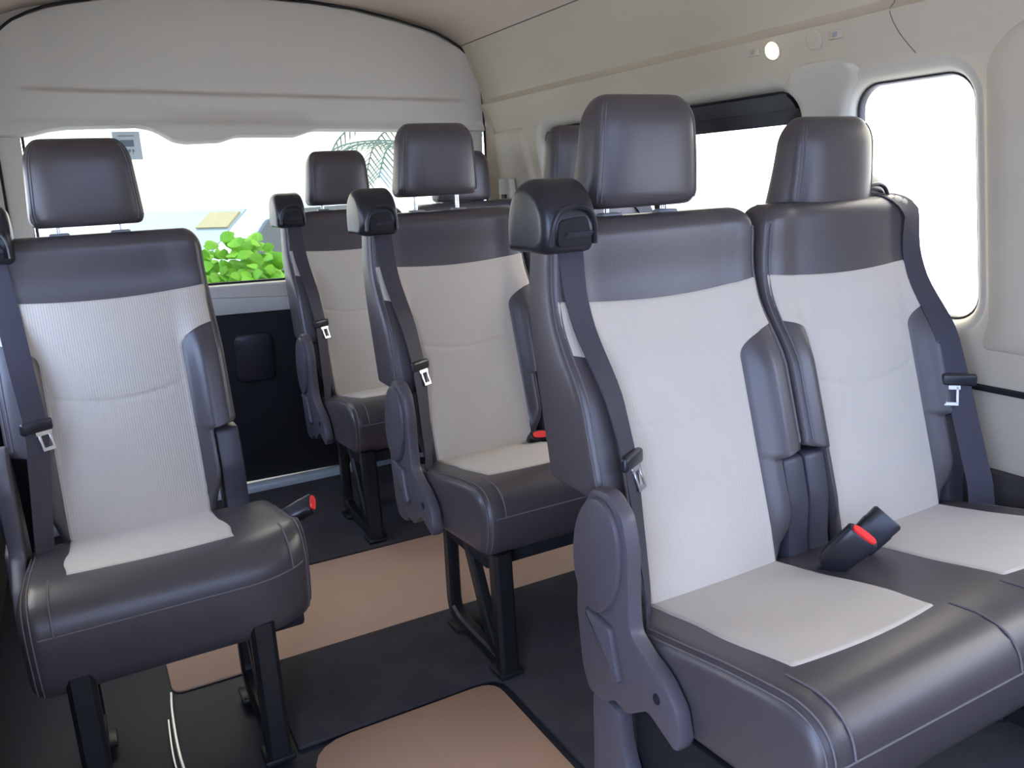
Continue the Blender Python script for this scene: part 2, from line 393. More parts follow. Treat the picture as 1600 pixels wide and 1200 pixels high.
gp = MB(); gp.box((XC, 3.145, 1.05), (1.50, .004, .62)); gp.build('pane', 'privacy_pane', gate)
gk = MB(); gk.tube([(-.068, 3.122, 1.33), (-.068, 3.122, .80), (-.05, 3.122, .789), (1.36, 3.122, .789)], .005, 6); gk.build('rubber_seal', 'black_plastic', gate)
sl = MB()
ax = [XG+.856*math.sin(a) for a in np.linspace(-math.pi/2, math.pi/2, 61)]
path = [(XG-.857, 3.10, .75)]+[(x, 3.105+.06*max(0, arch(x)-1.46), arch(x)+.004) for x in ax]+[(XG+.857, 3.10, .75)]
sl.tube(path, .0045, 6); sl.build('weather_seal', 'black_matte', gate)
gate.rotation_euler = (0, math.radians(1.35), 0)
cz_ = Vector((XG, 3.1, 1.2)); gate.location = cz_ - Matrix.Rotation(math.radians(1.35), 3, 'Y') @ cz_
rw = MB(); rw.prism([(-.36, 1.38), (-.36, 1.86), (1.76, 1.86), (1.76, 1.38)], 'y', 3.185, 3.22)
struct(rw.build('wall_rear', 'hatch_trim'))
sc = MB(); sc.box((XC, 3.066, .017), (1.78, .055, .032), .006); struct(sc.build('trim_8', 'scuff'))
# corner trims between tailgate and side walls
for i, sd in ((9, 1), (10, -1)):
    ct = MB(); zz = np.linspace(.0 if sd > 0 else .66, 1.62, 24)
    ct.loft([[(mir(interp(z, [0, .7, 1.34, 1.44, 1.53, 1.60, 1.648], [1.578, 1.578, 1.578, 1.574, 1.555, 1.52, 1.47]), sd), 3.125, z), (mir(xw(z)-.004, sd), 3.06, z), (mir(xw(z)+.02, sd), 3.06, z), (mir(xw(z)+.02, sd), 3.17, z), (mir(1.60, sd), 3.17, z)] for z in zz])
    struct(ct.build('trim_%d' % i, 'cream', angle=30))

struct(MB().box((-.285, 3.12, .33), (.20, .10, .66), .01).build('trim_12', 'black_matte'))  # added black block: shade of the left rear corner as colour, closes gap
# ------------------------------------------------------------------ seats
# local frame: x across from the seat's centre line, y=0 where cushion meets backrest, faces -y, z up from the floor
ZJ, ZTOP = 0.40, 1.035
def yb(z): return (z-ZJ)*.28 - .03*sm(.9, 1.04, z)
def Uw(z):
    if z < .585: u = .158+.022*sm(.38, .50, z)
    else: u = .180+.051*sm(.585, .60, z)
    u = min(u, .231) if z < .62 else .231-.006*sm(.80, 1.0, z)
    return u
def bol(u, z):
    a = abs(u); h = .046*sm(.38, .48, z)*(1-.85*sm(.74, .88, z)); return h*sm(.135, .185, a)
def front(u, z):
    a = abs(u); U = Uw(z); rr = .024; F = bol(u, z) + .008*(1-(u/.2)**2)
    k = max(0, (a-(U-rr))/rr); F -= rr*(1-math.sqrt(max(0, 1-min(1, k)**2)))
    rt_ = .032; kz = max(0, (z-(ZTOP-rt_))/rt_); F -= rt_*(1-math.sqrt(max(0, 1-min(1, kz)**2)))
    return yb(z)-F
def Uround(z):
    k = max(0, (z-(ZTOP-.05))/.05); return Uw(z) - .035*(1-math.sqrt(max(0, 1-min(1, k)**2)))
def backrest_me():
    zs = [.36, .38, .40, .43, .46, .49, .52, .55, .57, .582, .586, .59, .594, .598, .602, .61, .625]+list(np.arange(.65, 1.0, .02))+[1.0, 1.006, 1.012, 1.018, 1.023, 1.027, 1.030, 1.0325, 1.0345]
    loops = []
    for z in zs:
        U = Uround(z); th = interp(z, [.36, .58, .60, .8, 1.0], [.075, .085, .125, .11, .085])
        k = max(0, (z-(ZTOP-.032))/.032); th -= .03*(1-math.sqrt(max(0, 1-min(1, k)**2)))
        L = []
        sc_ = U/Uw(z)
        for i in range(45):
            s = -1+2*i/44; s = math.sin(s*math.pi/2)*.55+s*.45
            L.append((s*U, front(s*U/sc_, z), z))
        yB = yb(z)+th; rc = .02
        for i in range(9):
            s = 1-2*i/8; L.append((s*(U-.004), yB-rc*(abs(s)**6), z))
        loops.append(L)
    return MB().loft(loops).me('backrest', 50)
def fabric_u(z): return .147+.074*(1-math.sqrt(max(0, 1-min(1, max(0, (z-.772)/.050))**2)))
def stripe_z(u): return .895+.014*(u/.22)**2
def back_panel_me():
    rows = []; n = 60
    ts = list(np.linspace(0, 1, 150))
    for t in ts:
        L = []
        for i in range(n+1):
            s = -1+2*i/n; z = lerp(.375, stripe_z(s*.22), t); u = s*fabric_u(z); z = lerp(.375, stripe_z(u), t)
            er = min((1-abs(s))*fabric_u(z), (1-t)*.5)/.006; e = min(1, er)
            off = -.004+.0068*math.sqrt(max(0, 1-(1-e)**2))
            zc = .678+.024*(u/.15)**2; off -= .0026*math.exp(-((z-zc)/.0045)**2)*sm(1.0, 2.6, er)
            L.append((u, front(u, z)-off, z))
        rows.append(L)
    return MB().grid(rows).me('back_panel', 80)
def back_stitch_me(s, du):
    return MB().tube([(s*(Uround(z)-.006-du), front((Uw(z)-.006-du), z)-.0006, z) for z in np.linspace(.61, 1.0, 40)], .0017, 5).me('stitching')
# headrest
HB, HT = 1.052, 1.240
def hr_loop(t, n=48, grow=0.0):
    a = lerp(.119, .104, t); D = lerp(.125, .088, t); z = lerp(HB, HT, t); ins = 0
    kt = max(0, (t-.72)/.28); kb = max(0, (.14-t)/.14)
    it = .036*(1-math.sqrt(max(0, 1-min(1, kt)**2)))+.018*(1-math.sqrt(max(0, 1-min(1, kb)**2)))
    a -= it*.9; D -= it*2; yc = .158+it + D/2 + .004*math.sin(t*math.pi)*-1
    L = []
    for i in range(n):
        c, s = math.cos(2*math.pi*i/n), math.sin(2*math.pi*i/n); ex = 2/3.4
        L.append((a*math.copysign(abs(c)**ex, c), yc+(D/2+grow)*math.copysign(abs(s)**ex, s), z))
    return L
def headrest_me():
    ts = [0, .01, .03, .06, .1, .14]+list(np.linspace(.2, .72, 12))+[.77, .82, .86, .90, .93, .955, .975, .99, 1.0]
    return MB().loft([hr_loop(t) for t in ts]).me('headrest', 60)
def hr_stitch_me(idx):
    return MB().tube([hr_loop(t, 48, .0006)[idx] for t in np.linspace(.06, .92, 22)], .0014, 5).me('stitching')
# cushion
CP = [(.03, .385), (0, .400), (-.06, .410), (-.14, .425), (-.24, .444), (-.32, .456), (-.365, .460), (-.395, .455), (-.415, .443), (-.428, .424), (-.434, .40), (-.432, .37), (-.424, .335), (-.412, .312), (-.395, .302), (-.36, .298), (-.24, .288), (-.10, .278), (0, .272), (.03, .275), (.04, .30), (.04, .36)]
def cush_loop(x, x0, x1, rc=.03, plan=(0, 0), lift=0):
    cy, cz = -.2, .365; e = min(x-x0, x1-x); k = max(0, 1-e/rc); ins = rc*.9*(1-math.sqrt(max(0, 1-min(1, k)**2)))
    L = []
    for i, (y, z) in enumerate(CP):
        a, b = Vector(CP[i-1]), Vector(CP[(i+1) % len(CP)]); t = (b-a).normalized(); nx, nz = t.y, -t.x   # inward normal
        nv = Vector((nx, nz))
        if nv.dot(Vector((cy-y, cz-z))) < 0: nv = -nv
        y2, z2 = y+nv.x*ins, z+nv.y*ins
        if lift: z2 -= lift*sm(.40, .31, z2)*sm(-.10, -.35, y2)
        if y2 < -.25:
            for (rad, d) in ((plan[0], x-x0), (plan[1], x1-x)):
                if rad > 0 and d < rad: y2 += rad*.75*(1-math.sqrt(max(0, 1-(1-d/rad)**2)))*min(1, (-.25-y2)/.12)
        L.append((x, y2, z2))
    return L
def dens(x0, x1):
    a = [0, .0008, .003, .006, .01, .015, .02, .026, .034, .045, .06, .08, .1]
    return [x0+q for q in a]+list(np.linspace(x0+.12, x1-.12, int((x1-x0-.24)/.02)+2))+[x1-q for q in reversed(a)]
def cushion_me(x0, x1, plan, lift=0):
    return MB().loft([cush_loop(x, x0, x1, plan=plan, lift=lift) for x in dens(x0, x1)]).me('seat_cushion', 60)
def cush_top(y): return interp(-y, [-c[0] for c in CP[:9]], [c[1] for c in CP[:9]])
def cushion_panel_me(y_front=-.315):
    rows = []
    for j in range(61):
        t = j/60; y = lerp(.012, y_front, t); L = []
        for i in range(49):
            s = -1+2*i/48; hw = .148+.008*sm(-.1, -.2, y) - .006*sm(-.22, -.3, y); u = s*hw; y2 = y+.012*(1-s*s)*t*-1
            e = min(1, min((1-abs(s))*hw, (1-t)*.3)/.006); off = -.004+.0068*math.sqrt(max(0, 1-(1-e)**2))
            L.append((u, y2, cush_top(y2)+off))
        rows.append(L)
    return MB().grid(rows).me('cushion_panel', 80)
def cush_seams_me(x0, x1, plan, splits, lift):
    out = []; o = .0008
    def prof(x, i0, i1):
        L = cush_loop(x, x0, x1, plan=plan, lift=lift); return [(q[0], q[1]-o, q[2]+o*.6) for q in L[i0:i1]]
    for xx in splits: out.append(MB().tube(bez(prof(xx, 5, 11), 4), .0018, 5))
    xs_ = [x for x in dens(x0, x1) if x0+.02 < x < x1-.02]
    out.append(MB().tube([Vector(cush_loop(x, x0, x1, plan=plan, lift=lift)[10])+Vector((0, -.0006, 0)) for x in xs_], .002, 5))
    for e in (x0+.009, x0+.018, x1-.009, x1-.018):
        out.append(MB().tube(bez([Vector(q)+Vector((0, -o, o)) for q in cush_loop(e, x0, x1, plan=plan, lift=lift)[2:14]], 4), .0016, 5))
    return [q.me('stitching') for q in out]
# plastic covers, legs, belts
REC = [(.060, .40), (.052, .50), (.035, .590), (.005, .632), (-.040, .638), (-.075, .610), (-.088, .56), (-.088, .47), (-.092, .425), (-.125, .405), (-.165, .388), (-.198, .355), (-.210, .305), (-.196, .285), (-.13, .315), (-.075, .275), (-.045, .285), (-.02, .262), (.03, .262), (.048, .30)]
def recliner_me(s):
    mb = MB(); mb.prism(rounded(REC, .012, 3), 'x', s*.222, s*.250, bevel=.006)
    egg = [(-.012+.062*math.cos(a)-.012*math.sin(a), .525+.100*math.sin(a)) for a in np.linspace(0, 2*math.pi, 33)[:-1]]
    mb.prism(egg, 'x', s*.244, s*.260, bevel=.006)
    return mb.me('recliner_cover', 40)
def lever_me(s):
    tri = rounded([(.020, .425), (-.050, .418), (-.062, .37), (-.075, .335), (-.055, .325), (-.02, .36)], .008, 3)
    return MB().prism(tri, 'x', s*.246, s*.262, bevel=.005).me('recliner_lever', 40)
def boltcap_me(s):
    return MB().prism([(-.155+.008*math.cos(a), .352+.009*math.sin(a)) for a in np.linspace(0, 2*math.pi, 17)[:-1]], 'x', s*.246, s*.2515, bevel=.001).me('bolt_recess')
def hinge_me(s):
    ol = rounded([(.09, .30), (.09, .50), (.08, .584), (.020, .584), (.0, .50), (.0, .42), (-.02, .30)], .012, 4)
    return MB().prism(ol, 'x', s*.180, s*.2315, bevel=.006).me('hinge_cover', 40)
GP = [(.130, .985), (.112, 1.005), (.108, 1.03), (.116, 1.062), (.137, 1.088), (.168, 1.102), (.20, 1.098), (.228, 1.075), (.243, 1.035), (.244, .99), (.232, .985), (.18, .985)]
def guide_me(s):
    loops = []; x0, x1 = .150, .252; C = Vector((.178, 1.03)); dy, dz = 0, 0
    if s > 0: x0, x1, dy, dz = .085, .168, .065, -.012
    for d in (0, .001, .004, .009, .016, .024, .05, .076, .084, .091, .096, .099, .100):
        x = x0+d*(x1-x0)/.1; e = min(d*1.6, .1-d); k = max(0, 1-e/.024); ins = 1-.30*(1-math.sqrt(max(0, 1-min(1, k)**2)))
        loops.append([(s*x, C.x+(q[0]-C.x)*ins+dy, C.y+(q[1]-C.y)*ins+dz) for q in bezc(GP)])
    return MB().loft(loops).me('belt_guide', 50)
def bezc(pts, n=4):
    k = len(pts); P = [Vector((*q, 0)) for q in pts]; out = []
    for i in range(k):
        a, b, c, d = P[i-1], P[i], P[(i+1) % k], P[(i+2) % k]
        for j in range(n):
            t = j/n; q = .5*((2*b)+(c-a)*t+(2*a-5*b+4*c-d)*t*t+(3*b-a-3*c+d)*t**3); out.append((q.x, q.y))
    return out
def slot_me(s):
    d, e = (0, .010) if s < 0 else (.065, -.066)
    mb = MB(); mb.prism(rounded([(s*(.156+e), .996), (s*(.222+e), .996), (s*(.218+e), 1.038), (s*(.164+e), 1.043)], .012, 4), 'y', .1055+d, .120+d, bevel=.002)
    return mb.me('belt_slot', 40)
def rim_me(s):
    d, e = (0, .010) if s < 0 else (.065, -.066)
    return MB().tube(bez([(s*(.148+e), .112+d, .998), (s*(.150+e), .108+d, 1.030), (s*(.162+e), .107+d, 1.052), (s*(.190+e), .108+d, 1.058), (s*(.214+e), .108+d, 1.050), (s*(.227+e), .109+d, 1.028), (s*(.229+e), .112+d, .998)]), .0045, 8).me('slot_rim')
def belt_path(s, z_tongue=.655):
    pts = []; wd = []
    if s < 0:
        u0, u1, u2, r1, r2 = .192, .166, .186, 30, 46
        pts.append((s*u0, .100, 1.018)); wd.append((1, 0, 0))
    else:
        u0, u1, u2, r1, r2 = .184, .200, .198, 46, 50
        y1 = front(.178, .985)-.004
        for k in range(7):
            th = math.radians(lerp(70, 172, k/6)); pts.append((s*lerp(.128, .183, k/6), y1+.048+.048*math.cos(th), .990+.046*math.sin(th))); wd.append((1, 0, 0))
    n_top = len(pts); zs = list(np.linspace(.985, z_tongue, 17))
    for z in zs:
        t = (.985-z)/(.985-z_tongue); u = lerp(u0, u1, t); a = math.radians(lerp(0, r1, t))
        pts.append((s*u, front(.178, z)-.004-.008*t, z)); wd.append((math.cos(a), -s*math.sin(a), 0))
    for z in np.linspace(z_tongue-.03, .45, 10):
        t = (z_tongue-z)/(z_tongue-.45); u = lerp(u1, u2, t); a = math.radians(lerp(r1, r2, t))
        pts.append((s*u, lerp(front(.178, z_tongue)-.012, -.055, t), z)); wd.append((math.cos(a), -s*math.sin(a), 0))
    pts.append((s*(u2+.004), -.060, .405)); wd.append((math.cos(math.radians(r2)), -s*math.sin(math.radians(r2)), 0))
    return pts, wd
def belt_me(s):
    pts, wd = belt_path(s); return MB().ribbon(pts, wd, .047).me('seat_belt', 50)
def grip_me(s):
    pts, wd = belt_path(s); i = 17 if s < 0 else 23; q = Vector(pts[i]); W = Vector(wd[i]).normalized(); rot = Matrix.Rotation(math.atan2(W.y, W.x), 3, 'Z')
    mb = MB(); mb.box(q+Vector((0, -.004, .004)), (.066, .014, .026), .006, rot, 3); return mb.me('latch_grip')
def tongue_me(s):
    pts, wd = belt_path(s); i = 17 if s < 0 else 23; q = Vector(pts[i]); W = Vector(wd[i]).normalized(); rot = Matrix.Rotation(math.atan2(W.y, W.x), 3, 'Z')
    mb = MB(); c = q + rot @ Vector((-s*.010, -.010, -.028)); tilt = rot @ Matrix.Rotation(math.radians(-18), 3, 'X')
    def b(off, size): mb.box(c + tilt @ Vector(off), size, .001, tilt, 1)
    b((-.011, 0, 0), (.006, .003, .038)); b((.011, 0, 0), (.006, .003, .038)); b((0, 0, -.018), (.028, .003, .008)); b((0, 0, .016), (.034, .003, .010))
    return mb.me('latch_tongue')
def leg_me():
    mb = MB()
    mb.bar(bez([(0, -.135, .30), (0, -.128, .12), (0, -.130, .06), (0, -.150, .044), (0, -.19, .033), (0, -.30, .030), (0, -.40, .030)]), .030, .036, (1, 0, 0))
    mb.bar([(0, -.412, .012), (0, -.410, .10), (0, -.405, .31)], .046, .040, (1, 0, 0))
    mb.bar([(0, -.385, .032), (0, -.33, .10), (0, -.235, .30)], .026, .036, (1, 0, 0))
    mb.box((0, -.405, .018), (.06, .06, .013), .004); mb.box((0, -.17, .018), (.06, .06, .013), .004)
    return mb.me('leg_frame', 30)
CACHE = {}
def part(key, fn, name, m, parent, loc=(0, 0, 0)):
    if key not in CACHE: CACHE[key] = fn()
    return link(name, CACHE[key], m, parent, loc)
def post_me(s): return MB().tube([(s*.062, .215, .99), (s*.062, .215, 1.10)], .0055, 10).me('headrest_post')
def collar_me(s): return MB().box((s*.062, .208, 1.033), (.042, .028, .012), .005, None, 3).me('post_collar')
def under_me(x0, x1):
    mb = MB(); mb.box(((x0+x1)/2, -.19, .268), (x1-x0-.06, .34, .036), .008); return mb.me('underframe')
def buckle(parent, base, tip, facing, lab=None, button=True, k_=1.0):
    # base, tip: local points; facing: direction of the wide face
    A, B = Vector(base), Vector(tip); ax_ = (B-A).normalized(); Fc = Vector(facing); Fc = (Fc-ax_*Fc.dot(ax_)).normalized(); W = ax_.cross(Fc); Lg = (B-A).length
    def P(w, f, l): return A + W*w*k_ + Fc*f*k_ + ax_*l
    mb = MB(); loops = []
    for l, w, f in ((Lg*.22, .011, .006), (Lg*.30, .019, .009), (Lg*.42, .0235, .012), (Lg*.80, .026, .0135), (Lg*.82, .025, .0125), (Lg*.97, .0255, .0125), (Lg, .023, .010)):
        loops.append([P(w*math.copysign(abs(math.cos(a))**.5, math.cos(a)), f*math.copysign(abs(math.sin(a))**.5, math.sin(a)), l) for a in np.linspace(0, 2*math.pi, 25)[:-1]])
    mb.loft(loops)
    mb.bar([P(0, 0, -.03), P(0, 0, 0), P(0, 0, Lg*.30)], .018, .008, W)
    o = mb.build('buckle', 'black_plastic', parent)
    if button:
        bb = MB(); bb.loft([[P(.0195*math.copysign(abs(math.cos(a))**.7, math.cos(a)), .0085*math.copysign(abs(math.sin(a))**.7, math.sin(a))+.001, l) for a in np.linspace(0, 2*math.pi, 25)[:-1]] for l in (Lg*.93, Lg*1.0, Lg*1.03)])
        k = bb.build('release_button', 'red', o); k['label'] = 'red release button'
    return o
def seat_place(root, cx, s, hr_drop=0.0, belt=True, outer=True, hz=0.0):
    L = (cx, 0, 0)
    b = part('back', backrest_me, 'backrest', 'leather', root, L)
    o = part('panel', back_panel_me, 'back_panel', 'fabric', b); o['label'] = 'beige ribbed fabric panel'
    for q in (-1, 1):
        for du in (0, .009): part('bst%d%s' % (q, du), lambda: back_stitch_me(q, du), 'stitching', 'thread', b)
    h = part('hr', headrest_me, 'headrest', 'leather', root, (cx, 0, -hr_drop))
    for q in (28, 29, 43, 44): part('hst%d' % q, lambda: hr_stitch_me(q), 'stitching', 'thread', h)
    for q in (-1, 1):
        part('post%d' % q, lambda: post_me(q), 'headrest_post', 'chrome', h)
        part('col%d' % q, lambda: collar_me(q), 'post_collar', 'clear_grey', b)
    if belt:
        g = part('guide%d' % s, lambda: guide_me(s), 'belt_guide', 'black_plastic', root, L)
        part('slot%d' % s, lambda: slot_me(s), 'belt_slot', 'black_matte', g)
        part('rim%d' % s, lambda: rim_me(s), 'slot_rim', 'black_plastic', g)
        w = part('belt%d' % s, lambda: belt_me(s), 'seat_belt', 'webbing', root, L)
        part('grip%d' % s, lambda: grip_me(s), 'latch_grip', 'black_plastic', w)
        part('tong%d' % s, lambda: tongue_me(s), 'latch_tongue', 'steel', w)
    if outer and s < 0:
        c = part('rec%d' % s, lambda: recliner_me(s), 'recliner_cover', 'grey_plastic', root, L)
        part('lev%d' % s, lambda: lever_me(s), 'recliner_lever', 'grey_plastic', c)
        part('bolt%d' % s, lambda: boltcap_me(s), 'bolt_recess', 'black_matte', c)
    part('hinge%d' % -s, lambda: hinge_me(-s), 'hinge_cover', 'hinge_plastic', root, L)
    if s > 0: part('hinge%d' % s, lambda: hinge_me(s), 'hinge_cover', 'hinge_plastic', root, L)
    return b
def bench(name, loc, centres, label, cat, sides, plan=(0, 0), drops=(0, 0), legs=(), belts=(True, True), group=None, splits_in=.05, ext=(.218, .218), lift=0):
    root = empty(name, loc, label, cat, group)
    x0, x1 = centres[0]-ext[0], centres[-1]+ext[1]; key = 'c%.3f%.3f%s' % (x0, x1, plan)
    c = part(key, lambda: cushion_me(x0, x1, plan, lift), 'seat_cushion', 'leather', root)
    for cx in centres:
        q = part('cpanel', cushion_panel_me, 'cushion_panel', 'fabric', c, (cx, 0, 0)); q['label'] = 'beige ribbed fabric panel'
    sp = [x0+splits_in, x1-splits_in] if len(centres) == 1 else [x0+splits_in, centres[0]+.17, centres[1]-.17, x1-splits_in]
    if 's'+key not in CACHE: CACHE['s'+key] = cush_seams_me(x0, x1, plan, sp, lift)
    for me in CACHE['s'+key]: link('stitching', me, 'thread', c)
    part('u'+key, lambda: under_me(x0, x1), 'underframe', 'black_matte', root)
    for cx, s, d, bt in zip(centres, sides, drops, belts): seat_place(root, cx, s, d, bt)
    for lx in legs: part('leg', leg_me, 'leg_frame', 'black_metal', root, (lx, 0, 0))
    return root
P2 = 0.466
GRP = 'two-place benches along the right wall'
s1 = bench('bench_seat', (.908, .997, 0), (0, P2), 'two-place bench nearest the camera at right with two black buckles between its places', 'bench seat', (-1, 1), drops=(.005, .045), legs=(.60,), group=GRP)
s2 = bench('bench_seat', (.910, 1.895, 0), (0, P2), 'middle two-place bench standing on black leg loops behind the front bench', 'bench seat', (-1, 1), drops=(-.022, -.01), legs=(-.175, .60), group=GRP)
s3 = bench('bench_seat', (.900, 2.765, 0), (0, .495), 'rearmost bench in deep shade just before the tailgate', 'bench seat', (-1, 1), drops=(0, .015), legs=(-.175, .68), belts=(True, False), group=GRP)
sL = bench('single_seat', (.055, 1.890, 0), (0,), 'single seat left of the aisle, shown from the front with rounded cushion corner', 'seat', (-1,), plan=(.0, .15), legs=(.160, -.15), ext=(.225, .283), lift=.03)
# folding-leg cover of the front bench
lc = MB(); lc.prism(rounded([(.030, .262), (-.045, .262), (-.052, .20), (-.075, .15), (-.17, .10), (-.33, .06), (-.33, .0115), (.035, .0115)], .02, 4), 'x', -.243, -.212, bevel=.007)
lc.build('leg_cover', 'grey_plastic', s1)
li = MB(); li.prism(rounded([(-.04, .27), (-.37, .29), (-.35, .03), (-.06, .03)], .02, 3), 'x', -.208, -.19, bevel=.003); li.build('leg_panel', 'black_matte', s1)
# buckles
BA, BW = Vector((0.199, -0.585, 0.786)), Vector((0.511, -0.589, -0.626))
def tilt_buckle(root, base, ln, a, w, button=True):
    a = a.normalized(); return buckle(root, base, Vector(base)+a*ln, a.cross(w)*-1, button=button, k_=1.12)
tilt_buckle(s1, (.163, -.080, .400), .125, BA, BW)
tilt_buckle(s1, (.228, -.062, .385), .138, Vector((0.583, -0.342, 0.736)), BW, False)
tilt_buckle(s2, (.150, .02, .365), .105, Vector((-.10, -.75, .66)), Vector((.9, .2, -.35)))
buckle(sL, (.235, -.10, .365), (.338, -.165, .428), (.3, -.6, 1))
buckle(s3, (.22, -.05, .38), (.22, -.09, .45), (0, -1, .3))
# bracket hanging under the middle bench
ub = MB(); ub.prism(rounded([(.10, .25), (.10, .20), (.14, .17), (.22, .17), (.26, .20), (.27, .25)], .02, 4), 'y', -.33, -.20, bevel=.006); ub.build('under_bracket', 'black_plastic', s2)

# ------------------------------------------------------------------ fittings on the right wall
def wall_disc(mb, y, z, rad, h, n=24, rim=0.0):
    # disc standing off the wall by h
    sl_ = (xw(z+.03)-xw(z-.03))/.06; nrm = Vector((-1, 0, sl_)).normalized(); c = Vector((xw(z), y, z)); a = Vector((0, 1, 0)); b = nrm.cross(a)
    loops = []
    for rr, hh in ((rad, -.004), (rad, h*.5), (rad*.92, h), (rad*.5, h*1.1), (rad*.05, h*1.12)):
        loops.append([c+nrm*hh+a*math.cos(t)*rr+b*math.sin(t)*rr for t in np.linspace(0, 2*math.pi, n+1)[:-1]])
    mb.loft(loops); return c, nrm
lamp = empty('reading_lamp', (xw(1.385), 1.54, 1.385), 'small round reading lamp lit warm white in the panel above the sliding window', 'lamp')
def sub(o, rootloc): o.location = -Vector(rootloc); return o
m1 = MB(); wall_disc(m1, 1.54, 1.376, .025, .003); o = m1.build('bezel', 'cream', lamp); sub(o, lamp.location)
m1 = MB(); wall_disc(m1, 1.54, 1.376, .021, .007); o = m1.build('lens', 'lamp_lit', lamp); sub(o, lamp.location)
m1 = MB(); wall_disc(m1, 1.538, 1.384, .009, .010); o = m1.build('bulb', 'lamp_bulb', lamp); sub(o, lamp.location)
lamp2 = empty('reading_lamp', (xw(1.38), 1.415, 1.38), 'small round reading lamp switched off, nearest the tall narrow window', 'lamp')
m1 = MB(); wall_disc(m1, 1.415, 1.378, .023, .003); o = m1.build('bezel', 'cream', lamp2); sub(o, lamp2.location)
m1 = MB(); wall_disc(m1, 1.415, 1.378, .019, .0045); o = m1.build('lens', 'cream', lamp2); sub(o, lamp2.location)
for y, z, lab in ((1.60, 1.380, 'small rectangular lamp switch left of the lit reading lamp'), (1.352, 1.380, 'small rectangular lamp switch right of the unlit reading lamp')):
    sw = empty('lamp_switch', (xw(z), y, z), lab, 'switch')
    MB().box((-.002, 0, 0), (.010, .036, .018), .003).build('switch_plate', 'cream', sw)
    MB().box((-.008, -.002, 0), (.006, .012, .010), .002).build('rocker', 'clear_grey', sw)
# belt anchor on the rear pillar
an = empty('belt_anchor', (1.618, 2.99, 1.078), 'cream seat belt anchor cover with dark webbing on the rear right pillar', 'seat belt anchor')
MB().loft([[(-.006-d, -.05*w, .035), (-.006-d, .05*w, .035), (-.006-d, .055*w, -.01), (-.006-d, .05*w, -.042), (-.006-d, .03*w, -.042), (-.006-d, .03*w, -.025), (-.006-d, -.03*w, -.025), (-.006-d, -.03*w, -.042), (-.006-d, -.05*w, -.042), (-.006-d, -.055*w, -.01)] for d, w in ((0, 1), (.012, 1), (.020, .93), (.024, .8))]).build('anchor_cover', 'cream_light', an, angle=30)
MB().ribbon([(-.012, 0, -.02), (-.0125, 0, -.03), (-.012, .0, -.041)], [(0, 1, 0)]*3, .048).build('webbing', 'webbing', an)

# sticker on the tailgate glass
st = empty('window_sticker', (.238, 3.138, 1.283), 'square grey sticker at the top left of the tailgate glass', 'sticker')
MB().box((0, 0, 0), (.086, .0015, .092), 0, None, 1).build('sticker_sheet', 'sticker', st)
MB().box((.0, -.002, .008), (.042, .002, .022), 0).build('sticker_box', 'sticker_dark', st)
for i, (dx, w, h) in enumerate(((-.018, .008, .016), (-.006, .003, .016), (.004, .008, .014), (.016, .006, .016))):
    MB().prism([(dx-w*.5, -.028), (dx-w*.2, -.028), (dx-w*.2, -.022), (dx+w*.5, -.020), (dx+w*.5, -.012), (dx-w*.5, -.012)], 'y', -.003, -.001).build('sticker_mark', 'sticker_dark', st)
MB().box((0, -.002, .032), (.05, .002, .003)).build('sticker_mark', 'sticker_dark', st)

# ------------------------------------------------------------------ outside
GZ = -0.62
gr = MB(); gr.box((0, 0, GZ-.1), (160, 160, .2)); struct(gr.build('ground', 'ground'))
# white car parked behind
def car():
    root = empty('car', (1.05, 7.2, GZ), 'white car parked behind the van, seen through the tailgate glass', 'car')
    root.rotation_euler = (0, 0, math.radians(32))
    side = [(-2.1, .25), (-2.15, .55), (-2.05, .78), (-1.2, .98), (-.95, 1.05), (-.1, 1.62), (.3, 1.74), (1.2, 1.74), (1.9, 1.55), (2.15, 1.05), (2.2, .5), (2.1, .25)]
    so = bezc(side, 4); loops = []
    for yy, k in ((-.92, .90), (-.90, .96), (-.80, 1.0), (.80, 1.0), (.90, .96), (.92, .90)):
        L = []
        for x, z in so:
            inset = .22*sm(1.0, 1.7, z); y2 = yy*(1-inset); L.append((x*(.98+.02*k), y2, .25+(z-.25)*k if z > .9 else z))
        loops.append(L)
    MB().loft(loops).build('car_body', 'car_white', root, angle=35)
    g = MB()
    def sp(z): return .92*(1-.22*sm(1.0, 1.7, z))+.004
    ol = [(-.72, 1.06), (-.05, 1.53), (.35, 1.60), (1.15, 1.60), (1.75, 1.42), (1.85, 1.08)]
    for sgn in (-1, 1):
        a = [(x, sgn*sp(z), z) for x, z in ol]; b = [(x, sgn*(sp(z)-.03), z) for x, z in ol]
        g.loft([a, b])
    g.build('side_window', 'car_glass', root)
    wsf = MB(); wsf.loft([[(-.93, y, 1.075) for y in (-.70, .70)]+[(-.90, y, 1.05) for y in (.70, -.70)], [(-.12, y, 1.625) for y in (-.60, .60)]+[(-.09, y, 1.60) for y in (.60, -.60)]]); wsf.build('windscreen', 'car_screen_reflection', root)
    MB().loft([[(-.33, y, 1.500) for y in (-.60, -.25)]+[(-.31, y, 1.485) for y in (-.25, -.60)], [(-.17, y, 1.608) for y in (-.58, -.25)]+[(-.15, y, 1.59) for y in (-.25, -.58)]]).build('sun_strip', 'yellow', root)
    mr = MB(); mr.ellipsoid((-.62, -1.02, 1.10), .07, .10, .065); mr.build('wing_mirror', 'car_white', root)
    for x in (-1.35, 1.35):
        for y in (-.80, .80):
            w = MB(); w.loft([[(x+rr*math.cos(a), y+d, .31+rr*math.sin(a)) for a in np.linspace(0, 2*math.pi, 25)[:-1]] for d, rr in ((-.11, .2), (-.11, .29), (-.09, .31), (.09, .31), (.11, .29))]); w.build('wheel', 'tyre', root)
    return root
car()
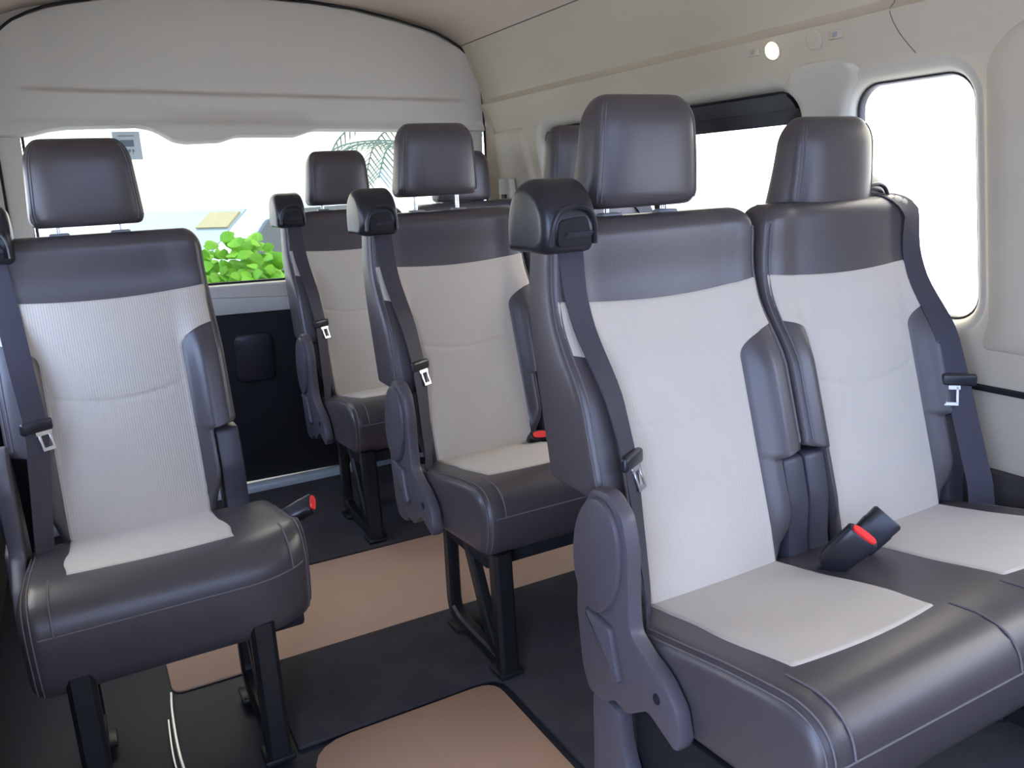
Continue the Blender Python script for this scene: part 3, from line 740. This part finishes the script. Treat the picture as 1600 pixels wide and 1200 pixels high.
# bright green bush just behind the tailgate
def bush(name, loc, rx, ry, rz, n, size, label):
    rnd = random.Random(3); root = empty(name, loc, label, 'bush'); mb = MB()
    for i in range(n):
        while True:
            q = Vector((rnd.uniform(-1, 1), rnd.uniform(-1, 1), rnd.uniform(-1, 1)))
            if .45 < q.length < 1: break
        c = Vector((q.x*rx, q.y*ry, rz+q.z*rz)); sz = size*rnd.uniform(.7, 1.3)
        a = Vector((rnd.uniform(-1, 1), rnd.uniform(-1, 1), rnd.uniform(-.4, .6))).normalized(); b = a.cross(Vector((rnd.uniform(-.4, .4), -1, rnd.uniform(.2, 1)))).normalized(); nn = a.cross(b)
        ol = [(-1, 0), (-.6, .55), (0, .75), (.6, .5), (1.05, 0), (.6, -.5), (0, -.75), (-.6, -.55)]
        mb.add([c+a*x*sz+b*y*sz+nn*(.25*sz*(x*x)) for x, y in ol]+[c-nn*.12*sz], [(8, k, (k+1) % 8) for k in range(8)])
    mb.build('foliage', 'leaf', root); s_ = MB()
    for k in range(7):
        s_.tube(bez([(0, 0, 0), (rnd.uniform(-.2, .2)*rx, rnd.uniform(-.2, .2)*ry, rz*.8), (rnd.uniform(-.7, .7)*rx, rnd.uniform(-.7, .7)*ry, rz*1.5)], 4), .012, 6)
    s_.build('stem', 'bark', root); return root
bush('bush', (.82, 4.6, GZ), .40, .35, .77, 1500, .040, 'bright lime green bush close behind the tailgate glass')
# pale palm fronds further back
def palm(loc, h, label):
    rnd = random.Random(11); root = empty('palm_tree', loc, label, 'tree')
    MB().tube([(0, 0, 0), (.05, 0, h*.5), (0, 0, h)], [.16, .13, .12], 10).build('trunk', 'bark', root)
    for k in range(13):
        a = 2*math.pi*k/13+rnd.uniform(-.1, .1); L = rnd.uniform(1.5, 1.9); lift = rnd.uniform(.1, .8)
        pts = bez([(0, 0, h), (math.cos(a)*L*.4, math.sin(a)*L*.4, h+lift*.7), (math.cos(a)*L*.8, math.sin(a)*L*.8, h+lift*.35), (math.cos(a)*L, math.sin(a)*L, h-.35)], 8)
        mb = MB(); mb.tube(pts, .012, 5)
        for i in range(4, len(pts)-1):
            t = (pts[i+1]-pts[i-1]).normalized(); sd = t.cross(Vector((0, 0, 1))).normalized()
            for sgn in (-1, 1):
                d = (sd*sgn+t*.7+Vector((0, 0, -.35))).normalized(); ll = .42*(1-.5*abs(i/len(pts)-.5)); w = t*.017
                mb.add([pts[i]-w, pts[i]+w, pts[i]+d*ll*.6+w*.8, pts[i]+d*ll, pts[i]+d*ll*.6-w*.8], [(0, 1, 2, 3, 4)])
        mb.build('frond', 'palm', root)
    return root
palm((4.75, 10.8, GZ), 2.2, 'pale palm fronds behind the parked car at the right of the tailgate glass')
